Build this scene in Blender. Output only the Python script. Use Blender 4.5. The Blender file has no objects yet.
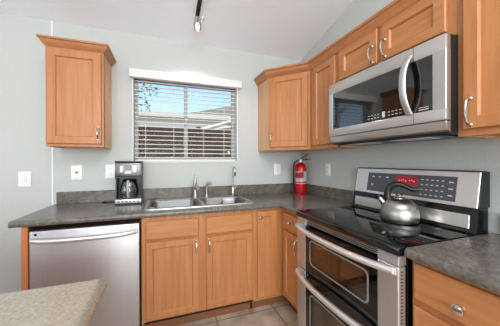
import bpy, bmesh, math, random
from mathutils import Vector, Matrix
random.seed(7)
PI = math.pi
S = bpy.context.scene
C = S.collection

# ------------------------------------------------------------------ camera
yaw, roll, f = 0.3288, 0.0033, 228.7
cam = bpy.data.cameras.new('camera'); co = bpy.data.objects.new('camera', cam); C.objects.link(co)
cam.sensor_fit = 'HORIZONTAL'; cam.sensor_width = 36; cam.lens = f / 500 * 36
cam.shift_x = (250 - 241.65) / 500; cam.shift_y = (161.8 - 163) / 500
cam.clip_start = 0.02
co.location = (-1.5372, -2.335, 1.269)
co.rotation_mode = 'QUATERNION'
co.rotation_quaternion = (Matrix.Rotation(-yaw, 3, 'Z') @ Matrix.Rotation(PI / 2 - 0.0013, 3, 'X') @ Matrix.Rotation(-roll, 3, 'Z')).to_quaternion()
S.camera = co

# ------------------------------------------------------------------ world, sun, big lights, exposure
w = bpy.data.worlds.new('sky'); S.world = w; w.use_nodes = True
nt = w.node_tree; nt.nodes.clear()
sky = nt.nodes.new('ShaderNodeTexSky'); sky.sky_type = 'NISHITA'; sky.sun_disc = False
sky.sun_elevation = math.radians(48); sky.sun_rotation = math.radians(150); sky.dust_density = 2.0; sky.ozone_density = 2.0
bg = nt.nodes.new('ShaderNodeBackground'); bg.inputs[1].default_value = 0.36
out = nt.nodes.new('ShaderNodeOutputWorld')
nt.links.new(sky.outputs[0], bg.inputs[0]); nt.links.new(bg.outputs[0], out.inputs[0])

def area(name, loc, target, sx, sy, power, col=(1, 1, 1)):
    l = bpy.data.lights.new(name, 'AREA'); l.shape = 'RECTANGLE'; l.size = sx; l.size_y = sy; l.energy = power; l.color = col
    o = bpy.data.objects.new(name, l); C.objects.link(o); o.location = loc
    d = Vector(target) - Vector(loc); o.rotation_euler = d.to_track_quat('-Z', 'Y').to_euler()
    return o
sl = bpy.data.lights.new('sun', 'SUN'); sl.energy = 1.3; sl.angle = 0.02; sl.color = (1, .95, .88)
so = bpy.data.objects.new('sun', sl); C.objects.link(so)
so.rotation_euler = (Vector((1, .12, -1.3))).to_track_quat('-Z', 'Y').to_euler()
area('fill_rear', (-1.9, -5.85, 1.5), (-1.0, -.8, 3.1), 3.2, 2.0, 185, (.90, .955, 1))  # added soft fill behind the camera, standing in for unseen windows
area('fill_left', (-4.9, -2.6, 1.5), (0, -2.2, 3.2), 2.4, 1.6, 34, (.88, .94, 1))  # added fill from the left, its window is invented
area('fill_overhead', (-1.3, -2.9, 3.0), (-.9, -1.6, .6), 1.6, 1.6, 62, (.93, .97, 1))  # added overhead fill behind the camera, no fixture belongs to it
S.view_settings.view_transform = 'Standard'; S.view_settings.look = 'None'
S.view_settings.exposure = -0.14; S.view_settings.gamma = 1; S.view_settings.use_curve_mapping = False

# ------------------------------------------------------------------ materials
def lin(c):
    return tuple(((v / 255) / 12.92 if v <= 10 else (((v / 255) + .055) / 1.055) ** 2.4) for v in c) + (1,)
def mat(name, col, rough=.5, metal=0, **kw):
    m = bpy.data.materials.new(name); m.use_nodes = True
    b = m.node_tree.nodes['Principled BSDF']
    b.inputs['Base Color'].default_value = lin(col); b.inputs['Roughness'].default_value = rough; b.inputs['Metallic'].default_value = metal
    for k, v in kw.items(): b.inputs[k.replace('_', ' ')].default_value = v
    return m
def noisy(name, c1, c2, scale=(5, 5, 5), nscale=1.0, detail=4, rough=.5, metal=0, lo=.35, hi=.65, bump=0, rrange=None, rand=False, distort=0):
    m = mat(name, c1, rough, metal); t = m.node_tree; n = t.nodes; L = t.links; b = n['Principled BSDF']
    tc = n.new('ShaderNodeTexCoord'); mp = n.new('ShaderNodeMapping'); mp.inputs['Scale'].default_value = scale
    L.new(tc.outputs['Object'], mp.inputs['Vector'])
    if rand:
        oi = n.new('ShaderNodeObjectInfo'); mu = n.new('ShaderNodeMath'); mu.operation = 'MULTIPLY'; mu.inputs[1].default_value = 37
        cb = n.new('ShaderNodeCombineXYZ'); L.new(oi.outputs['Random'], mu.inputs[0])
        for i in range(3): L.new(mu.outputs[0], cb.inputs[i])
        L.new(cb.outputs[0], mp.inputs['Location'])
    ns = n.new('ShaderNodeTexNoise'); ns.inputs['Scale'].default_value = nscale; ns.inputs['Detail'].default_value = detail; ns.inputs['Distortion'].default_value = distort
    L.new(mp.outputs[0], ns.inputs['Vector'])
    cr = n.new('ShaderNodeValToRGB'); cr.color_ramp.elements[0].position = lo; cr.color_ramp.elements[1].position = hi
    cr.color_ramp.elements[0].color = lin(c1); cr.color_ramp.elements[1].color = lin(c2)
    L.new(ns.outputs['Fac'], cr.inputs[0]); L.new(cr.outputs[0], b.inputs['Base Color'])
    if bump:
        bp = n.new('ShaderNodeBump'); bp.inputs['Strength'].default_value = bump; bp.inputs['Distance'].default_value = .002
        L.new(ns.outputs['Fac'], bp.inputs['Height']); L.new(bp.outputs[0], b.inputs['Normal'])
    if rrange:
        mr = n.new('ShaderNodeMapRange'); mr.inputs[3].default_value = rrange[0]; mr.inputs[4].default_value = rrange[1]
        L.new(ns.outputs['Fac'], mr.inputs[0]); L.new(mr.outputs[0], b.inputs['Roughness'])
    return m
WA, WB = (168, 107, 61), (192, 131, 81)
wood_v = noisy('maple_vertical_grain', WA, WB, (34, 34, 2.2), 1, 5, .38, rand=True, lo=.25, hi=.75, distort=.6)
wood_h = noisy('maple_horizontal_grain', WA, WB, (2.2, 34, 34), 1, 5, .38, rand=True, lo=.25, hi=.75, distort=.6)
wood_y = noisy('maple_crown_grain', (164, 104, 62), (182, 122, 76), (8, 8, 30), 1, 4, .4, lo=.25, hi=.75)
wood_side = noisy('maple_side_panel', (196, 146, 102), (210, 164, 120), (20, 20, 1.6), 1, 4, .4, rand=True, lo=.25, hi=.75)
wood_end = noisy('base_end_panel_wood', (190, 112, 62), (206, 130, 76), (20, 20, 2), 1, 4, .4)
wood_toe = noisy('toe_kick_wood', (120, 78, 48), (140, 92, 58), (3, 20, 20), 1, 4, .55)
def laminate():
    m = noisy('grey_brown_laminate', (92, 87, 79), (118, 112, 103), (1, 1, 1), 22, 8, .3, lo=.3, hi=.7, distort=.2, rrange=(.16, .28))
    t = m.node_tree; n = t.nodes; L = t.links; b = n['Principled BSDF']
    n2 = n.new('ShaderNodeTexNoise'); n2.inputs['Scale'].default_value = 70; n2.inputs['Detail'].default_value = 3
    tc = [x for x in n if x.type == 'TEX_COORD'][0]; L.new(tc.outputs['Object'], n2.inputs['Vector'])
    r2 = n.new('ShaderNodeValToRGB'); r2.color_ramp.elements[0].position = .38; r2.color_ramp.elements[1].position = .66
    r2.color_ramp.elements[0].color = (.55, .53, .5, 1); r2.color_ramp.elements[1].color = (1.25, 1.22, 1.18, 1)
    L.new(n2.outputs['Fac'], r2.inputs[0])
    mx = n.new('ShaderNodeMixRGB'); mx.blend_type = 'MULTIPLY'; mx.inputs[0].default_value = .55
    cr = [x for x in n if x.type == 'VALTORGB' and x != r2][0]
    L.new(cr.outputs[0], mx.inputs[1]); L.new(r2.outputs[0], mx.inputs[2]); L.new(mx.outputs[0], b.inputs['Base Color'])
    return m
counter_m = laminate()
def laminate_light():
    m = noisy('pale_travertine_laminate', (146, 136, 118), (176, 168, 154), (1, 1, 1), 130, 6, .16, lo=.3, hi=.7)
    return m
island_m = laminate_light()
wall_m = noisy('painted_wall', (188, 190, 186), (193, 195, 191), (1, 1, 1), 90, 3, .85, bump=.12)
ceil_m = noisy('ceiling_paint', (243, 245, 251), (247, 249, 254), (1, 1, 1), 120, 3, .9, bump=.15)
white_m = mat('white_plastic', (238, 238, 236), .4)
white_paint = mat('white_trim_paint', (226, 227, 228), .5)
slat_m = mat('blind_slat', (238, 236, 230), .5)
cord_m = mat('blind_cord', (225, 222, 212), .8)
def steel(name, c, r, stretch, var=.06):
    m = noisy(name, tuple(v - 5 for v in c), c, stretch, 1, 3, r, 1.0, rrange=(r - var * .25, r + var * .25), lo=.2, hi=.8)
    m.node_tree.nodes['Principled BSDF'].inputs['Metallic'].default_value = .86
    return m
steel_v = steel('brushed_steel_vertical', (202, 199, 199), .45, (120, 120, 1.5))
steel_h = steel('brushed_steel_horizontal', (222, 219, 216), .36, (1.5, 120, 120))
mw_steel = steel('microwave_steel', (204, 200, 197), .32, (1.5, 120, 120))
steel_y = steel('brushed_steel_lengthwise', (222, 219, 216), .36, (120, 1.5, 120))
steel_low = steel('polished_lower_backguard_steel', (205, 203, 200), .16, (1.5, 120, 120))
handle_m = steel('satin_handle_steel', (232, 229, 226), .42, (1.5, 120, 120))
basin_m = steel('basin_steel', (138, 136, 133), .34, (3, 40, 3))
sink_m = steel('sink_steel', (206, 204, 201), .30, (3, 40, 3))
chrome = mat('satin_nickel', (205, 202, 196), .18, 1)
faucet_m = mat('brushed_nickel_faucet', (190, 187, 182), .42, 1)
dark_metal = mat('dark_metal', (70, 70, 72), .35, 1)
black_gloss = mat('black_gloss_glass', (8, 8, 9), .04, Specular_IOR_Level=.6)
mw_glass = mat('dark_mirror_glass', (8, 8, 9), .04, IOR=1.8)
black_pl = mat('black_plastic', (9, 9, 10), .35)
black_soft = mat('black_rubbery_plastic', (26, 26, 27), .5)
black_enamel = mat('black_enamel', (12, 12, 13), .15)
grey_panel = mat('grey_control_panel', (72, 73, 76), .35)
grey_mark = mat('pale_grey_marks', (196, 196, 198), .5)
red_disp = mat('red_display', (150, 30, 40), .3)
red_disp.node_tree.nodes['Principled BSDF'].inputs['Emission Color'].default_value = lin((190, 40, 52))
red_disp.node_tree.nodes['Principled BSDF'].inputs['Emission Strength'].default_value = .12
pink_disp = mat('display_digits', (225, 120, 120), .3)
pink_disp.node_tree.nodes['Principled BSDF'].inputs['Emission Color'].default_value = lin((240, 150, 150))
pink_disp.node_tree.nodes['Principled BSDF'].inputs['Emission Strength'].default_value = .5
red_paint = mat('red_enamel', (178, 10, 18), .25)
paper = mat('label_paper', (232, 230, 226), .5)
red_paper = mat('red_label_print', (214, 52, 46), .5)
ring_m = mat('burner_ring_print', (60, 60, 63), .12)
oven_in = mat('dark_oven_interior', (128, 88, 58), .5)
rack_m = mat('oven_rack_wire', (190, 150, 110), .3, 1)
win_line = mat('oven_window_border', (128, 132, 130), .3)
jar_glass = bpy.data.materials.new('clear_glass'); jar_glass.use_nodes = True
def glassy(m, tint=(1, 1, 1), refl=.08, fres=True, k=.6):
    t = m.node_tree; t.nodes.clear(); n = t.nodes; L = t.links
    tr = n.new('ShaderNodeBsdfTransparent'); tr.inputs[0].default_value = tint + (1,)
    gl = n.new('ShaderNodeBsdfGlossy'); gl.inputs['Roughness'].default_value = .03
    mx = n.new('ShaderNodeMixShader'); o = n.new('ShaderNodeOutputMaterial')
    if fres:
        fr = n.new('ShaderNodeLayerWeight'); fr.inputs[0].default_value = .25
        mm = n.new('ShaderNodeMath'); mm.operation = 'MULTIPLY_ADD'; mm.inputs[1].default_value = k; mm.inputs[2].default_value = refl
        L.new(fr.outputs['Fresnel'], mm.inputs[0]); L.new(mm.outputs[0], mx.inputs[0])
    else: mx.inputs[0].default_value = refl
    L.new(tr.outputs[0], mx.inputs[1]); L.new(gl.outputs[0], mx.inputs[2]); L.new(mx.outputs[0], o.inputs[0])
glassy(jar_glass, (.86, .88, .88), .10)
pane_m = bpy.data.materials.new('window_pane'); pane_m.use_nodes = True; glassy(pane_m, (.97, .985, .98), .0, k=.12)
oven_glass = bpy.data.materials.new('smoked_oven_glass'); oven_glass.use_nodes = True; glassy(oven_glass, (.72, .70, .68), .05)
bulb_m = mat('lit_bulb', (255, 248, 235), .3)
bulb_m.node_tree.nodes['Principled BSDF'].inputs['Emission Color'].default_value = (1, .93, .82, 1)
bulb_m.node_tree.nodes['Principled BSDF'].inputs['Emission Strength'].default_value = 7
def tiles():
    m = mat('stone_floor_tile', (150, 135, 118), .35); t = m.node_tree; n = t.nodes; L = t.links; b = n['Principled BSDF']
    tc = n.new('ShaderNodeTexCoord'); mp = n.new('ShaderNodeMapping'); mp.inputs['Location'].default_value = (.14, .05, 0)
    br = n.new('ShaderNodeTexBrick'); br.offset = 0; br.inputs['Scale'].default_value = 1; br.inputs['Brick Width'].default_value = .5; br.inputs['Row Height'].default_value = .5
    br.inputs['Mortar Size'].default_value = .005; br.inputs['Color1'].default_value = (1, 1, 1, 1); br.inputs['Color2'].default_value = (.9, .9, .9, 1); br.inputs['Mortar'].default_value = (.42, .38, .34, 1)
    ns = n.new('ShaderNodeTexNoise'); ns.inputs['Scale'].default_value = 7; ns.inputs['Detail'].default_value = 8
    cr = n.new('ShaderNodeValToRGB'); cr.color_ramp.elements[0].position = .32; cr.color_ramp.elements[1].position = .68
    cr.color_ramp.elements[0].color = lin((164, 140, 118)); cr.color_ramp.elements[1].color = lin((212, 194, 174))
    mx = n.new('ShaderNodeMixRGB'); mx.blend_type = 'MULTIPLY'; mx.inputs[0].default_value = 1
    L.new(tc.outputs['Object'], mp.inputs[0]); L.new(mp.outputs[0], br.inputs['Vector']); L.new(tc.outputs['Object'], ns.inputs['Vector'])
    L.new(ns.outputs['Fac'], cr.inputs[0]); L.new(cr.outputs[0], mx.inputs[1]); L.new(br.outputs['Color'], mx.inputs[2]); L.new(mx.outputs[0], b.inputs['Base Color'])
    return m
tile_m = tiles()
fence_m = noisy('weathered_fence_wood', (66, 50, 32), (100, 80, 54), (14, 14, 2), 1, 5, .8, lo=.3, hi=.7)
stucco_m = noisy('pale_stucco', (214, 208, 196), (228, 222, 212), (1, 1, 1), 30, 4, .9)
roof_m = noisy('grey_brown_roofing', (150, 140, 126), (176, 166, 150), (1, 1, 1), 12, 4, .9)
ground_m = noisy('gravel_ground', (150, 138, 120), (178, 166, 148), (1, 1, 1), 25, 6, .95)
leaf_m = noisy('leaf_green', (60, 98, 34), (120, 156, 60), (1, 1, 1), 6, 2, .6)
bark_m = noisy('bark', (84, 70, 56), (110, 94, 76), (6, 6, 2), 2, 4, .9)

coffee_steel = steel('coffee_maker_steel', (128, 127, 126), .38, (2, 60, 60))
kettle_m = steel('kettle_steel', (158, 154, 149), .30, (30, 30, 1))
_b = kettle_m.node_tree.nodes['Principled BSDF']; _b.inputs['Metallic'].default_value = 1; _b.inputs['Anisotropic'].default_value = .85
_t = kettle_m.node_tree.nodes.new('ShaderNodeTangent'); _t.direction_type = 'RADIAL'; _t.axis = 'Z'
kettle_m.node_tree.links.new(_t.outputs[0], _b.inputs['Tangent'])
# ------------------------------------------------------------------ mesh helpers
class MB:
    def __init__(s): s.bm = bmesh.new(); s.mats = []
    def mi(s, m):
        if m is None: return 0
        if m not in s.mats: s.mats.append(m)
        return s.mats.index(m)
    def _face(s, vs, m=None):
        try: fc = s.bm.faces.new(vs)
        except ValueError: return None
        fc.material_index = s.mi(m); return fc
    def box(s, x0, x1, y0, y1, z0, z1, bev=0, m=None, M=None, seg=1):
        x0, x1 = sorted((x0, x1)); y0, y1 = sorted((y0, y1)); z0, z1 = sorted((z0, z1))
        t = bmesh.new()
        vs = [t.verts.new((x, y, z)) for x in (x0, x1) for y in (y0, y1) for z in (z0, z1)]
        for q in ((0, 1, 3, 2), (4, 6, 7, 5), (0, 4, 5, 1), (2, 3, 7, 6), (0, 2, 6, 4), (1, 5, 7, 3)): t.faces.new([vs[i] for i in q])
        if bev: bmesh.ops.bevel(t, geom=t.edges[:], offset=bev, segments=seg, affect='EDGES', profile=.5)
        s.merge(t, m, M); return s
    def merge(s, t, m=None, M=None):
        mp = {}
        for v in t.verts: mp[v] = s.bm.verts.new(M @ v.co if M else v.co)
        for fc in t.faces: s._face([mp[v] for v in fc.verts], m)
        t.free()
    def prism(s, pts, a, b, axis='x', bev=0, m=None, M=None, seg=1):
        t = bmesh.new()
        def P(p, h):
            return {'x': (h, p[0], p[1]), 'y': (p[0], h, p[1]), 'z': (p[0], p[1], h)}[axis]
        A = [t.verts.new(P(p, a)) for p in pts]; B = [t.verts.new(P(p, b)) for p in pts]; n = len(pts)
        t.faces.new(A); t.faces.new(B[::-1])
        for i in range(n): t.faces.new((A[i], B[i], B[(i + 1) % n], A[(i + 1) % n]))
        bmesh.ops.recalc_face_normals(t, faces=t.faces[:])
        if bev: bmesh.ops.bevel(t, geom=t.edges[:], offset=bev, segments=seg, affect='EDGES', profile=.5)
        s.merge(t, m, M); return s
    def lathe(s, prof, c=(0, 0, 0), seg=32, m=None, M=None):
        t = bmesh.new(); rings = []
        for r, z in prof:
            if r < 1e-6: rings.append([t.verts.new((c[0], c[1], c[2] + z))])
            else: rings.append([t.verts.new((c[0] + r * math.cos(2 * PI * i / seg), c[1] + r * math.sin(2 * PI * i / seg), c[2] + z)) for i in range(seg)])
        for A, B in zip(rings, rings[1:]):
            for i in range(seg):
                j = (i + 1) % seg
                if len(A) == 1 and len(B) == 1: continue
                if len(A) == 1: t.faces.new((A[0], B[i], B[j]))
                elif len(B) == 1: t.faces.new((A[i], A[j], B[0]))
                else: t.faces.new((A[i], A[j], B[j], B[i]))
        bmesh.ops.recalc_face_normals(t, faces=t.faces[:])
        s.merge(t, m, M); return s
    def tube(s, pts, r, seg=10, m=None, M=None, caps=True, closed=False, flat=1.0):
        pts = [Vector(p) for p in pts]; n = len(pts); t = bmesh.new(); rings = []
        rs = r if isinstance(r, (list, tuple)) else [r] * n
        def tan(i):
            if closed: return (pts[(i + 1) % n] - pts[i - 1]).normalized()
            if i == 0: return (pts[1] - pts[0]).normalized()
            if i == n - 1: return (pts[-1] - pts[-2]).normalized()
            return (pts[i + 1] - pts[i - 1]).normalized()
        T = tan(0); up = Vector((0, 0, 1)) if abs(T.z) < .9 else Vector((1, 0, 0))
        N = T.cross(up).normalized()
        for i in range(n):
            T = tan(i); N = (N - T * N.dot(T)).normalized(); B = T.cross(N)
            rings.append([t.verts.new(pts[i] + (N * math.cos(2 * PI * k / seg) + B * math.sin(2 * PI * k / seg) * flat) * rs[i]) for k in range(seg)])
        pairs = list(zip(rings, rings[1:])) + ([(rings[-1], rings[0])] if closed else [])
        for A, B in pairs:
            for k in range(seg): t.faces.new((A[k], A[(k + 1) % seg], B[(k + 1) % seg], B[k]))
        if caps and not closed: t.faces.new(rings[0]); t.faces.new(rings[-1])
        bmesh.ops.recalc_face_normals(t, faces=t.faces[:])
        s.merge(t, m, M); return s
    def sweep(s, path, prof, m=None, M=None):
        """closed profile [(outward offset, z)] swept with mitres along a 2D path; outward is to the right of travel"""
        t = bmesh.new(); n = len(path); P = [Vector(p) for p in path]; rings = []
        for i in range(n):
            d0 = (P[i] - P[i - 1]).normalized() if i > 0 else None
            d1 = (P[i + 1] - P[i]).normalized() if i < n - 1 else None
            nn = [Vector((d.y, -d.x)) for d in (d0, d1) if d]
            if len(nn) == 2:
                b = (nn[0] + nn[1]).normalized(); b = b / b.dot(nn[0])
            else: b = nn[0]
            rings.append([t.verts.new((P[i].x + b.x * o, P[i].y + b.y * o, z)) for o, z in prof])
        k = len(prof)
        for A, B in zip(rings, rings[1:]):
            for j in range(k): t.faces.new((A[j], A[(j + 1) % k], B[(j + 1) % k], B[j]))
        t.faces.new(rings[0]); t.faces.new(rings[-1])
        bmesh.ops.recalc_face_normals(t, faces=t.faces[:])
        s.merge(t, m, M); return s
    def build(s, name, m, parent=None, loc=(0, 0, 0), rz=0, angle=35):
        me = bpy.data.meshes.new(name)
        if s.mats:
            if m is not None and m not in s.mats: pass
            ms = s.mats
        else: ms = [m]
        s.bm.to_mesh(me); s.bm.free()
        for x in ms: me.materials.append(x)
        for p in me.polygons: p.use_smooth = True
        me.set_sharp_from_angle(angle=math.radians(angle))
        o = bpy.data.objects.new(name, me); C.objects.link(o); o.parent = parent; o.location = loc; o.rotation_euler = (0, 0, rz)
        return o
def tag(o, label, cat, group=None, kind=None):
    if label: o['label'] = label
    if cat: o['category'] = cat
    if group: o['group'] = group
    if kind: o['kind'] = kind
    return o
def thing(name, label, cat, loc=(0, 0, 0), rz=0, group=None):
    o = bpy.data.objects.new(name, None); C.objects.link(o); o.location = loc; o.rotation_euler = (0, 0, rz); o.empty_display_size = .1
    return tag(o, label, cat, group)
def struct(name, mb, m, parent=None, label=None):
    o = mb.build(name, m, parent); o['kind'] = 'structure'
    if label: o['label'] = label
    return o
def part_label(o, l): o['label'] = l; return o

# ------------------------------------------------------------------ the room
ZC, SL = 2.455, .24
def cz(y): return ZC - SL * y if y > -3 else ZC + SL * 3 - SL * (-3 - y)
XL, YR = -5.2, -6.2
WX0, WX1, WZ0, WZ1 = -1.80, -.795, 1.275, 2.075     # window opening
m = MB(); m.box(XL, .15, YR, .15, -.1, 0); struct('floor', m, tile_m)
m = MB()
m.box(XL, WX0, 0, .14, 0, ZC + .05); m.box(WX1, .14, 0, .14, 0, ZC + .05)
m.box(WX0, WX1, 0, .14, 0, WZ0); m.box(WX0, WX1, 0, .14, WZ1, ZC + .05)
struct('wall_back', m, wall_m)
side = [(.0, 0), (YR, 0), (YR, cz(YR) + .05), (-3, cz(-3) + .05), (0, ZC + .05)]
m = MB(); m.prism(side, 0, .14, 'x'); struct('wall_right', m, wall_m)
m = MB()
LW = (-3.8, -1.4, .7, 2.3)
m.box(XL - .14, XL, YR, LW[0], 0, 2.4); m.box(XL - .14, XL, LW[1], 0, 0, 2.4); m.box(XL - .14, XL, LW[0], LW[1], 0, LW[2]); m.box(XL - .14, XL, LW[0], LW[1], LW[3], 2.4)
m.prism([(0, 2.4), (YR, 2.4), (YR, cz(YR) + .05), (-3, cz(-3) + .05), (0, ZC + .05)], XL - .14, XL, 'x'); struct('wall_left', m, wall_m)
m = MB(); m.box(XL, -3.6, YR - .14, YR, 0, cz(YR) + .05); m.box(-.2, .14, YR - .14, YR, 0, cz(YR) + .05); m.box(-3.6, -.2, YR - .14, YR, 2.45, cz(YR) + .05); m.box(-3.6, -.2, YR - .14, YR, 0, .4)
struct('wall_rear', m, wall_m)
m = MB()
m.prism([(.14, cz(.14)), (-3, cz(-3)), (YR - .14, cz(YR - .14)), (YR - .14, cz(YR) + .1), (-3, cz(-3) + .12), (.14, cz(.14) + .12)], XL - .14, .14, 'x')
struct('ceiling', m, ceil_m)
m = MB(); m.box(-2.427, -2.413, -.006, 0, .0, cz(0) - .001, .002); struct('trim_1', m, white_paint, label='narrow white batten strip covering the wall panel seam')

# window: frame, mullion, panes, sill
m = MB()
for a in ((WX0, WX0 + .03, WZ0, WZ1), (WX1 - .03, WX1, WZ0, WZ1), (WX0, WX1, WZ0, WZ0 + .03), (WX0, WX1, WZ1 - .03, WZ1), (-1.335, -1.30, WZ0, WZ1)):
    m.box(a[0], a[1], .085, .125, a[2], a[3], .003)
win = struct('window_1', m, mat('window_frame_grey', (190, 188, 182), .5))
m = MB(); m.box(WX0 + .03, -1.335, .103, .107, WZ0 + .03, WZ1 - .03); m.box(-1.30, WX1 - .03, .103, .107, WZ0 + .03, WZ1 - .03); struct('pane', m, pane_m, win)
m = MB()
for a in ((WX0 - .016, WX0, WZ0 - .014, WZ1), (WX1, WX1 + .016, WZ0 - .014, WZ1), (WX0 - .016, WX1 + .016, WZ0 - .018, WZ0 - .001)):
    m.box(a[0], a[1], -.008, -.0005, a[2], a[3], .003)
struct('window_casing', m, mat('casing_paint', (214, 214, 210), .6), win)

# ------------------------------------------------------------------ blind
bl = thing('window_blind', 'white horizontal slat blind with valance hanging in the window over the sink', 'window blind', ((WX0 + WX1) / 2, .0, WZ0))
def LX(x): return x - (WX0 + WX1) / 2
m = MB()
x0, x1 = LX(-1.828), LX(-.757)
prof = [(0, 2.045 - WZ0), (-.052, 2.045 - WZ0), (-.056, 2.052 - WZ0), (-.056, 2.07 - WZ0), (-.060, 2.088 - WZ0), (-.068, 2.104 - WZ0), (-.068, 2.112 - WZ0), (0, 2.112 - WZ0)]
m.prism(prof, x0, x1, 'x'); m.build('valance', white_paint, bl)
m = MB(); zb0, zt0, N = .035, .76, 18
for i in range(N):
    z = zb0 + (zt0 - zb0) * i / (N - 1)
    Mx = Matrix.Translation((0, .042, z)) @ Matrix.Rotation(math.radians(9), 4, 'X')
    m.prism([(-.0245, -.002), (0, 0), (.0245, -.002), (.0245, .002), (0, .004), (-.0245, .002)], LX(WX0 + .006), LX(WX1 - .006), 'x', M=Mx)
m.build('slats', slat_m, bl)
m = MB(); m.box(LX(WX0 + .006), LX(WX1 - .006), .018, .066, .002, .016, .003); m.build('bottom_rail', slat_m, bl)
for xx in (-1.70, -1.44, -1.145, -.925):
    m = MB()
    for yy in (.0165, .0675): m.tube([(LX(xx), yy, .01), (LX(xx), yy, .77)], .0014, 6)
    m.build('ladder_cord', cord_m, bl)
m = MB(); m.lathe([(0, -.0), (.012, .004), (.016, .02), (.013, .036), (0, .042)], (0, 0, 0), 20, M=Matrix.Translation((LX(-.862), .085, .07)))
m.build('cord_tassel', white_m, bl)

# ------------------------------------------------------------------ outdoors
m = MB(); m.box(-9, 8, .14, 14, -.45, -.35); struct('ground', m, ground_m)
fe = thing('wooden_fence', 'brown weathered horizontal board fence seen through the window', 'fence', (-1, 3.2, -.35))
m = MB()
for i in range(16): m.box(-5, 6, 0, .02 + (i % 2) * .008, i * .15 + .02, i * .15 + .1695, .002)
m.build('boards', fence_m, fe)
for i in range(5):
    m = MB(); m.box(-4.6 + i * 2.4, -4.5 + i * 2.4, -.05, .0, 0, 2.45, .005); m.build('fence_post', fence_m, fe)
hs = thing('neighbour_house', 'pale stucco house with low pitched roof beyond the fence', 'house', (1, 7.5, -.35))
m = MB(); m.box(-7, 5, 0, 3, 0, 3.45); m.build('wall', stucco_m, hs)
m = MB(); m.prism([(-.3, 3.6), (-.3, 3.4), (3.4, 3.4), (3.4, 3.7)], -7.2, 5.2, 'x'); m.build('fascia', stucco_m, hs)
m = MB(); m.prism([(-1.6, 3.6), (5.2, 5.2), (5.2, 3.6)], -.3, 3.2, 'y'); m.build('roof', roof_m, hs)
pc = thing('patio_cover', 'white patio cover with sloping beams outside the window', 'patio cover', (.2, 4.2, -.35))
for i, (xa, za, xb, zb) in enumerate([(-.9, 2.45, 3.0, 3.75), (-1.3, 2.42, 3.0, 3.2)]):
    m = MB(); m.tube([(xa, i * .5, za), (xb, i * .5, zb)], .06, 4); m.build('beam', stucco_m, pc)
for xx in (1.9,):
    m = MB(); m.box(xx - .05, xx + .05, -.05, .05, 0, 3.3); m.build('post', stucco_m, pc)
def tree(label, loc, h, crown, nleaf, rad, seed, zf=1.0):
    random.seed(seed)
    t = thing('tree', label, 'tree', loc)
    m = MB(); m.tube([(0, 0, 0), (.05, 0, h * .4), (0, .05, h * .75)], [.12, .09, .06], 8)
    for cx_, cy_, cz_ in crown: m.tube([(0, .05, h * .7), (cx_ * .5, cy_ * .5, (cz_ + h * .7) * .5 + .2), (cx_, cy_, cz_)], [.04, .025, .01], 6)
    m.build('trunk', bark_m, t)
    m = MB()
    for cx_, cy_, cz_ in crown:
        for k in range(nleaf):
            d = Vector((random.gauss(0, 1), random.gauss(0, 1), random.gauss(0, .7))) * rad * .5
            p = Vector((cx_, cy_, cz_)) + d
            a = Vector((random.uniform(-1, 1), random.uniform(-1, 1), random.uniform(-.6, .2))).normalized() * random.uniform(.05, .09)
            b = a.cross(Vector((random.uniform(-1, 1), random.uniform(-1, 1), 1))).normalized() * .018
            vs = [m.bm.verts.new(q) for q in (p, p + a * .5 + b, p + a, p + a * .5 - b)]
            m._face(vs)
    m.build('foliage', leaf_m, t); return t
tree('green leafy tree whose branch hangs into the upper left of the window', (-3.2, 2.3, -.35), 3.2, [(.9, .1, 2.98), (1.2, .1, 2.93), (1.45, .15, 3.03), (1.1, .1, 2.80), (-.2, 0, 3.4), (.3, .2, 3.3), (-.6, .3, 3.1), (1.3, .1, 2.72)], 40, .22, 3)
tree('small bright green treetop rising behind the patio beams', (1.1, 6.6, -.35), 3.0, [(0, 0, 3.05), (.15, 0, 3.15), (-.15, .1, 3.05)], 160, .3, 5)

# ------------------------------------------------------------------ hardware
def bail(parent, x, y, z0, z1, out=.03, r=.0042):
    """bowed pull on a door whose front face is at local y; sub-part of the door"""
    m = MB(); pts = []
    zc, hh = (z0 + z1) / 2, (z1 - z0) / 2
    for i in range(17):
        a = -PI / 2 + PI * i / 16
        pts.append((x, y - .006 - out * math.cos(a) ** .8 if abs(math.cos(a)) > 1e-6 else y - .002, zc + hh * math.sin(a)))
    rs = [r * (1 + .35 * math.cos(-PI / 2 + PI * i / 16)) for i in range(17)]
    m.tube(pts, rs, 10)
    for z in (z0, z1): m.lathe([(0, 0), (.009, 0), (.009, .004), (.006, .008), (0, .008)], seg=16, M=Matrix.Translation((x, y, z)) @ Matrix.Rotation(PI / 2, 4, 'X'))
    return m.build('handle', chrome, parent)
def knob(parent, x, y, z, r=.015):
    m = MB(); m.lathe([(0, 0), (r * .6, 0), (r * .45, .006), (r * .5, .012), (r, .018), (r, .024), (r * .7, .028), (0, .029)], seg=24, M=Matrix.Translation((x, y, z)) @ Matrix.Rotation(PI / 2, 4, 'X'))
    return m.build('knob', chrome, parent)
def panel(x0, x1, yf, z0, z1, rail=.052, t=.02, rec=.012, flat=False, horiz=False):
    """shaker panel, front face at yf - t; frame members chamfered, recessed centre"""
    m = MB(); B = m.bm
    def ring(i, y): return [B.verts.new(p) for p in ((x0 + i, y, z0 + i), (x1 - i, y, z0 + i), (x1 - i, y, z1 - i), (x0 + i, y, z1 - i))]
    if flat: R = [ring(0, yf), ring(0, yf - t + .006), ring(.007, yf - t)]
    else: R = [ring(0, yf), ring(0, yf - t + .004), ring(.004, yf - t), ring(rail, yf - t), ring(rail + .003, yf - t + .003), ring(rail + .007, yf - t + rec)]
    B.faces.new(R[0])
    for A, Q in zip(R, R[1:]):
        for i in range(4): B.faces.new((A[i], A[(i + 1) % 4], Q[(i + 1) % 4], Q[i]))
    B.faces.new(R[-1][::-1])
    bmesh.ops.recalc_face_normals(B, faces=B.faces[:])
    return m
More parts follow.
